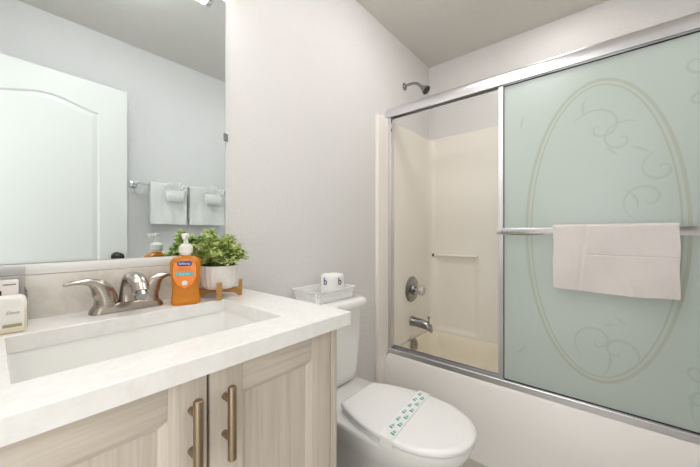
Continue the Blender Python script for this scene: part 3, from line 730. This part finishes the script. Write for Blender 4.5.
for y0, y1 in ((YJ0, YJ0-.022), (YJ1, YJ1+.022)):
    b = bmn(); box(b, (1.697, y0, RIM+.013), (1.700, y1, HT-.071), .001); box(b, (1.7005, min(y0, y1)+.010 if y0 > -.5 else min(y0, y1), RIM+.013), (1.752, max(y0, y1) if y0 > -.5 else max(y0, y1)-.010, HT-.071), .001); j = build('jamb', b, M['alu'], t)
    c = bmn(); yy = y1+(.0005 if y0 > -.5 else -.0005)
    if y0 > -.5:
        box(c, (1.706, YJ0-.018, HT-.10), (1.716, YJ0-.0125, HT-.075), .001); box(c, (1.706, YJ0-.018, HT-.16), (1.716, YJ0-.0125, HT-.14), .001)
        build('bumper', c, M['black'], j, label='black rubber bumper')
DY0, DY1 = -.695, -1.476; DZ0, DZ1 = RIM+.018, HT-.058
t = thing('sliding_glass_door', 'frosted green glass sliding door with etched oval and a towel bar', 'glass door', (GX, (DY0+DY1)/2, DZ0))
b = bmn(); box(b, (GX-.003, DY1+.012, DZ0+.004), (GX+.003, DY0-.012, DZ1-.006)); pane = build('glass_pane', b, M['frost'], t, smooth=0)
for y0, y1 in ((DY0, DY0-.022), (DY1, DY1+.022)):
    b = bmn(); extr_p = [(GX-.010, y0), (GX-.010, y1), (GX-.0035, y1), (GX-.0035, y0+(y1-y0)*.2), (GX+.0035, y0+(y1-y0)*.2), (GX+.0035, y1), (GX+.008, y1), (GX+.008, y0)]
    loft(b, [[(x, y, DZ0) for x, y in extr_p], [(x, y, DZ1) for x, y in extr_p]]); build('stile', b, M['alu'], t, smooth=20)
    c = bmn(); ys = y1+(-.0025 if y0 > -1 else .0025); box(c, (GX-.0055, ys-.0015, DZ0+.02), (GX-.0032, ys+.0015, DZ1-.02)); build('gasket', c, M['black'], t, smooth=0)
for z0, z1 in ((DZ0-.004, DZ0+.014), (DZ1-.016, DZ1)):
    b = bmn(); box(b, (GX-.010, DY1+.023, z0), (GX-.0035, DY0-.023, z1), .001); box(b, (GX+.0035, DY1+.023, z0), (GX+.008, DY0-.023, z1), .001); build('rail', b, M['alu'], t)
    c = bmn(); zz = (z1+.0005, z1+.005) if z0 < 1 else (z0-.005, z0-.0005); box(c, (GX-.0055, DY1+.026, zz[0]), (GX-.0032, DY0-.026, zz[1])); build('gasket', c, M['black'], t, smooth=0)
b = bmn(); TBX = GX-.052
box(b, (TBX-.005, DY1+.003, 1.093), (TBX+.005, DY0-.003, 1.127), .0012)
for y in (DY0-.012, DY1+.012): box(b, (TBX+.0055, y-.008, 1.096), (GX-.0105, y+.008, 1.124), .001)
build('towel_bar', b, M['chrome'], t, label='flat chrome towel bar')
# etched ornament
RIB = [0]
def ribbon(bm, pts, wd, closed=False):
    RIB[0] += 1; x = GX-.0036-.00003*RIB[0]
    P = [Vector((p[0], p[1])) for p in pts]; n = len(P); a = []; 
    for i, p in enumerate(P):
        q0 = P[(i-1) % n] if closed or i else P[0]; q1 = P[(i+1) % n] if closed or i < n-1 else P[-1]
        d = (q1-q0).normalized(); s = Vector((-d.y, d.x)); wv = wd(i/(n-1)) if callable(wd) else wd
        l, r = p+s*wv/2, p-s*wv/2
        l.x = max(l.x, DY1+.03); r.x = max(r.x, DY1+.03); a.append([(x+.0004, l.x, l.y), (x, l.x, l.y), (x, r.x, r.y), (x+.0004, r.x, r.y)])
    if closed: a.append(a[0])
    loft(bm, a, not closed, not closed, closed=False)
OY, OZ, OA, OB = -1.095, 1.112, .272, .655
b = bmn()
for f, wd in ((1.0, .012), (.925, .007)):
    ribbon(b, [(OY+(OA*f)*math.cos(2*PI*k/120), OZ+(OB-(1-f)*OA)*math.sin(2*PI*k/120)) for k in range(120)], wd, True)
build('etched_oval', b, M['etch'], pane, smooth=0, label='etched double oval line')
b = bmn()
def scroll(y, z, sc, ang, fl=1):
    pts = []
    for k in range(40):
        f = k/39; a = 3.6*PI*(1-f)**1.3*.62; r = .10*f**.85
        pts.append((r*math.cos(a), r*math.sin(a)*fl))
    ca, sa = math.cos(ang), math.sin(ang)
    ribbon(b, [(y+sc*(p*ca-q_*sa), z+sc*(p*sa+q_*ca)) for p, q_ in pts], lambda f: .003+.007*math.sin(PI*f))
def frond(y, z, ln, ang, bend):
    pts = [(y+ln*f*math.cos(ang+bend*f), z+ln*f*math.sin(ang+bend*f)) for f in [k/14 for k in range(15)]]
    ribbon(b, pts, lambda f: .001+.013*math.sin(PI*f)*(1-.5*f))
for y, z, sc, an, fl in ((-1.10, 1.56, 1.0, .4, 1), (-1.17, 1.50, .8, 2.2, -1), (-1.25, 1.24, .9, -1.2, 1), (-1.29, 1.36, .7, 1.3, -1), (-1.09, .63, .9, -.9, 1), (-1.16, .60, .8, -2.2, -1),
                         (-1.385, 1.74, .55, 2.6, 1), (-1.39, 1.60, .5, -1.9, -1), (-1.385, .58, .55, 2.4, 1), (-1.39, .47, .5, -2.6, -1)):
    if sc: scroll(y, z, sc, an, fl)
for y, z, ln, an, bd in ((-1.12, 1.47, .06, -2.6, .3), (-1.20, 1.46, .07, -2.9, .3), (-1.05, 1.62, .09, 1.1, .6), (-1.22, 1.20, .10, 1.8, -.7), (-1.11, .70, .05, 2.6, .3), (-1.19, .72, .05, .4, .3), (-1.13, .60, .12, -1.9, .5), (-1.40, 1.62, .14, 1.3, .5), (-1.38, .50, .12, -1.2, -.4), (-.80, 1.62, .07, 1.4, .4), (-.82, .55, .07, -1.2, .4)):
    frond(y, z, ln, an, bd)
build('etched_scrolls', b, M['etch2'], pane, smooth=0, label='faint etched leaf scrolls')

# towel over the door bar
def towel_grid(name, y0, y1, zt, drop_f, drop_b, xc, th, m, seed, ny=60, hem=0):
    rnd = random.Random(seed); b = bmn()
    # cross-section path (x, z), front (-x side) to back
    ri = .0075; rg = []
    ph = [rnd.uniform(0, 6) for _ in range(4)]
    for i in range(ny+1):
        f = i/ny; y = y0+(y1-y0)*f
        sag = .004*math.sin(PI*f*1.3+ph[0]); df = drop_f(f)
        o_ = []; 
        path = []
        NF = 110 if hem else 25
        for k in range(NF+1): path.append((-ri-th, zt-.012-(df)*(1-k/NF)))
        for k in range(1, 8):
            a = PI*k/8; path.append((-(ri+th)*math.cos(a), zt-.012+.012*math.sin(a)))
        for k in range(16): path.append((ri+th, zt-.012-drop_b*k/15))
        inner = [(ri, zt-.012-drop_b*(1-k/15)) for k in range(16)]+[(ri*math.cos(PI*k/8), zt-.012-.0035+.010*math.sin(PI*k/8)) for k in range(1, 8)]+[(-ri, zt-.012-df*k/25) for k in range(26)]
        row = []
        for (x, z) in path+inner:
            low = max(0, (zt-z)/.3)
            wv = (.0045*math.sin(9*f+ph[1]+4*low)+.003*math.sin(21*f+ph[2]-7*low))*min(1, low*1.5)
            if hem and x < -ri-.5*th: wv += .0022*math.exp(-((z-zt+hem+.004*math.sin(2*f))/.0022)**2)*min(1, max(0, (f-.25)*9))+.004*math.exp(-((f-.30+.25*(zt-z))/.018)**2)-.0035*math.exp(-((f-.62-.6*(zt-z-.2))/.03)**2)*min(1, max(0, (low-.6)*4))
            edge = .0018*math.sin(40*z+ph[3])*(1 if f < .02 or f > .98 else 0)
            row.append((xc+x+(wv-.003*min(1, low*3) if x < 0 else wv*.1), y+edge, z))
        rg.append(row)
    loft(b, rg); return b
b = towel_grid('t', -.940, -1.332, 1.141, lambda f: .270+.007*math.sin(PI*f)+.004*f, .235, TBX, .010, None, 4, 110, .128)
t = thing('towel', 'pinkish white towel folded over the bar of the glass door', 'towel', (TBX, -1.135, .86))
build('cloth', b, M['towel'], t, smooth=60)

# ------------------------------------------------------------------ towel bar on the opposite wall, seen in the mirror
t = thing('towel_rail', 'chrome towel rail on the opposite wall seen in the mirror', 'towel rail', (1.03, YF, 1.46))
RY_, RZ_ = YF+.062, 1.462
b = bmn(); tube(b, [(.672, RY_, RZ_), (1.40, RY_, RZ_)], .0062, 12); build('rail', b, M['chrome'], t)
for x in (.680, 1.392):
    b = bmn(); box(b, (x-.022, YF+.0005, RZ_-.022), (x+.022, YF+.010, RZ_+.022), .003); box(b, (x-.013, YF+.0095, RZ_-.013), (x+.013, RY_+.012, RZ_+.013), .003); build('post', b, M['chrome'], t)
def hung(x0, x1, seed, label, wlabel):
    b = towel_grid('h', 0, x1-x0, 0, lambda f: .300, .25, 0, .012, None, seed, 40)
    # grid was made along y; turn so that it runs along x and its front faces +y
    bmesh.ops.transform(b, verts=b.verts[:], matrix=Matrix.Translation((x0, RY_, RZ_+.021)) @ Matrix.Rotation(-PI/2, 4, 'Z'))
    t = thing('bath_towel', label, 'towel', ((x0+x1)/2, RY_, RZ_-.29), 'towels on the opposite wall')
    build('cloth', b, M['ribbed'], t, smooth=60)
    # washcloth: a fan of pleats above a wrapped pocket
    xm = (x0+x1)/2+.03; yf = RY_+.046
    w_ = thing('washcloth', wlabel, 'washcloth', (xm, yf, RZ_-.10), 'fan-folded washcloths')
    b = bmn(); N = 36; bot, topr = [], []
    for i in range(N+1):
        f = i/N; a = math.radians(205-230*f) ; r = .070 if i % 4 else .064
        pl = .009*(1 if (i//2) % 2 else -1)
        bot.append((xm+.05*(f-.5), yf+.006+pl*.3, RZ_-.045)); topr.append((xm+.072*math.cos(a)*1.05, yf+.012+pl, RZ_-.040+.075*max(-.15, math.sin(a))))
    loft(b, [bot, [tuple((Vector(p)+Vector(q_))/2+Vector((0, .004, 0))) for p, q_ in zip(bot, topr)], topr], False, False, closed=False)
    r_ = bmesh.ops.extrude_face_region(b, geom=b.faces[:]); bmesh.ops.translate(b, verts=[v for v in r_['geom'] if isinstance(v, bmesh.types.BMVert)], vec=(0, .003, 0))
    build('fan', b, M['whitetowel'], w_, smooth=50)
    b = bmn()
    loft(b, [rrect(xm, yf+.006, hx, hy, .012, RZ_+z, 5) for hx, hy, z in ((.040, .004, -.122), (.054, .012, -.116), (.064, .019, -.085), (.068, .018, -.045), (.064, .012, -.036))])
    build('pocket', b, M['whitetowel'], w_, smooth=60)
hung(.763, 1.015, 11, 'white towel on the opposite wall, the one nearer the door', 'fan-folded washcloth on the towel nearer the door')
hung(1.040, 1.325, 12, 'white towel on the opposite wall, at the mirror edge', 'fan-folded washcloth on the towel at the mirror edge')
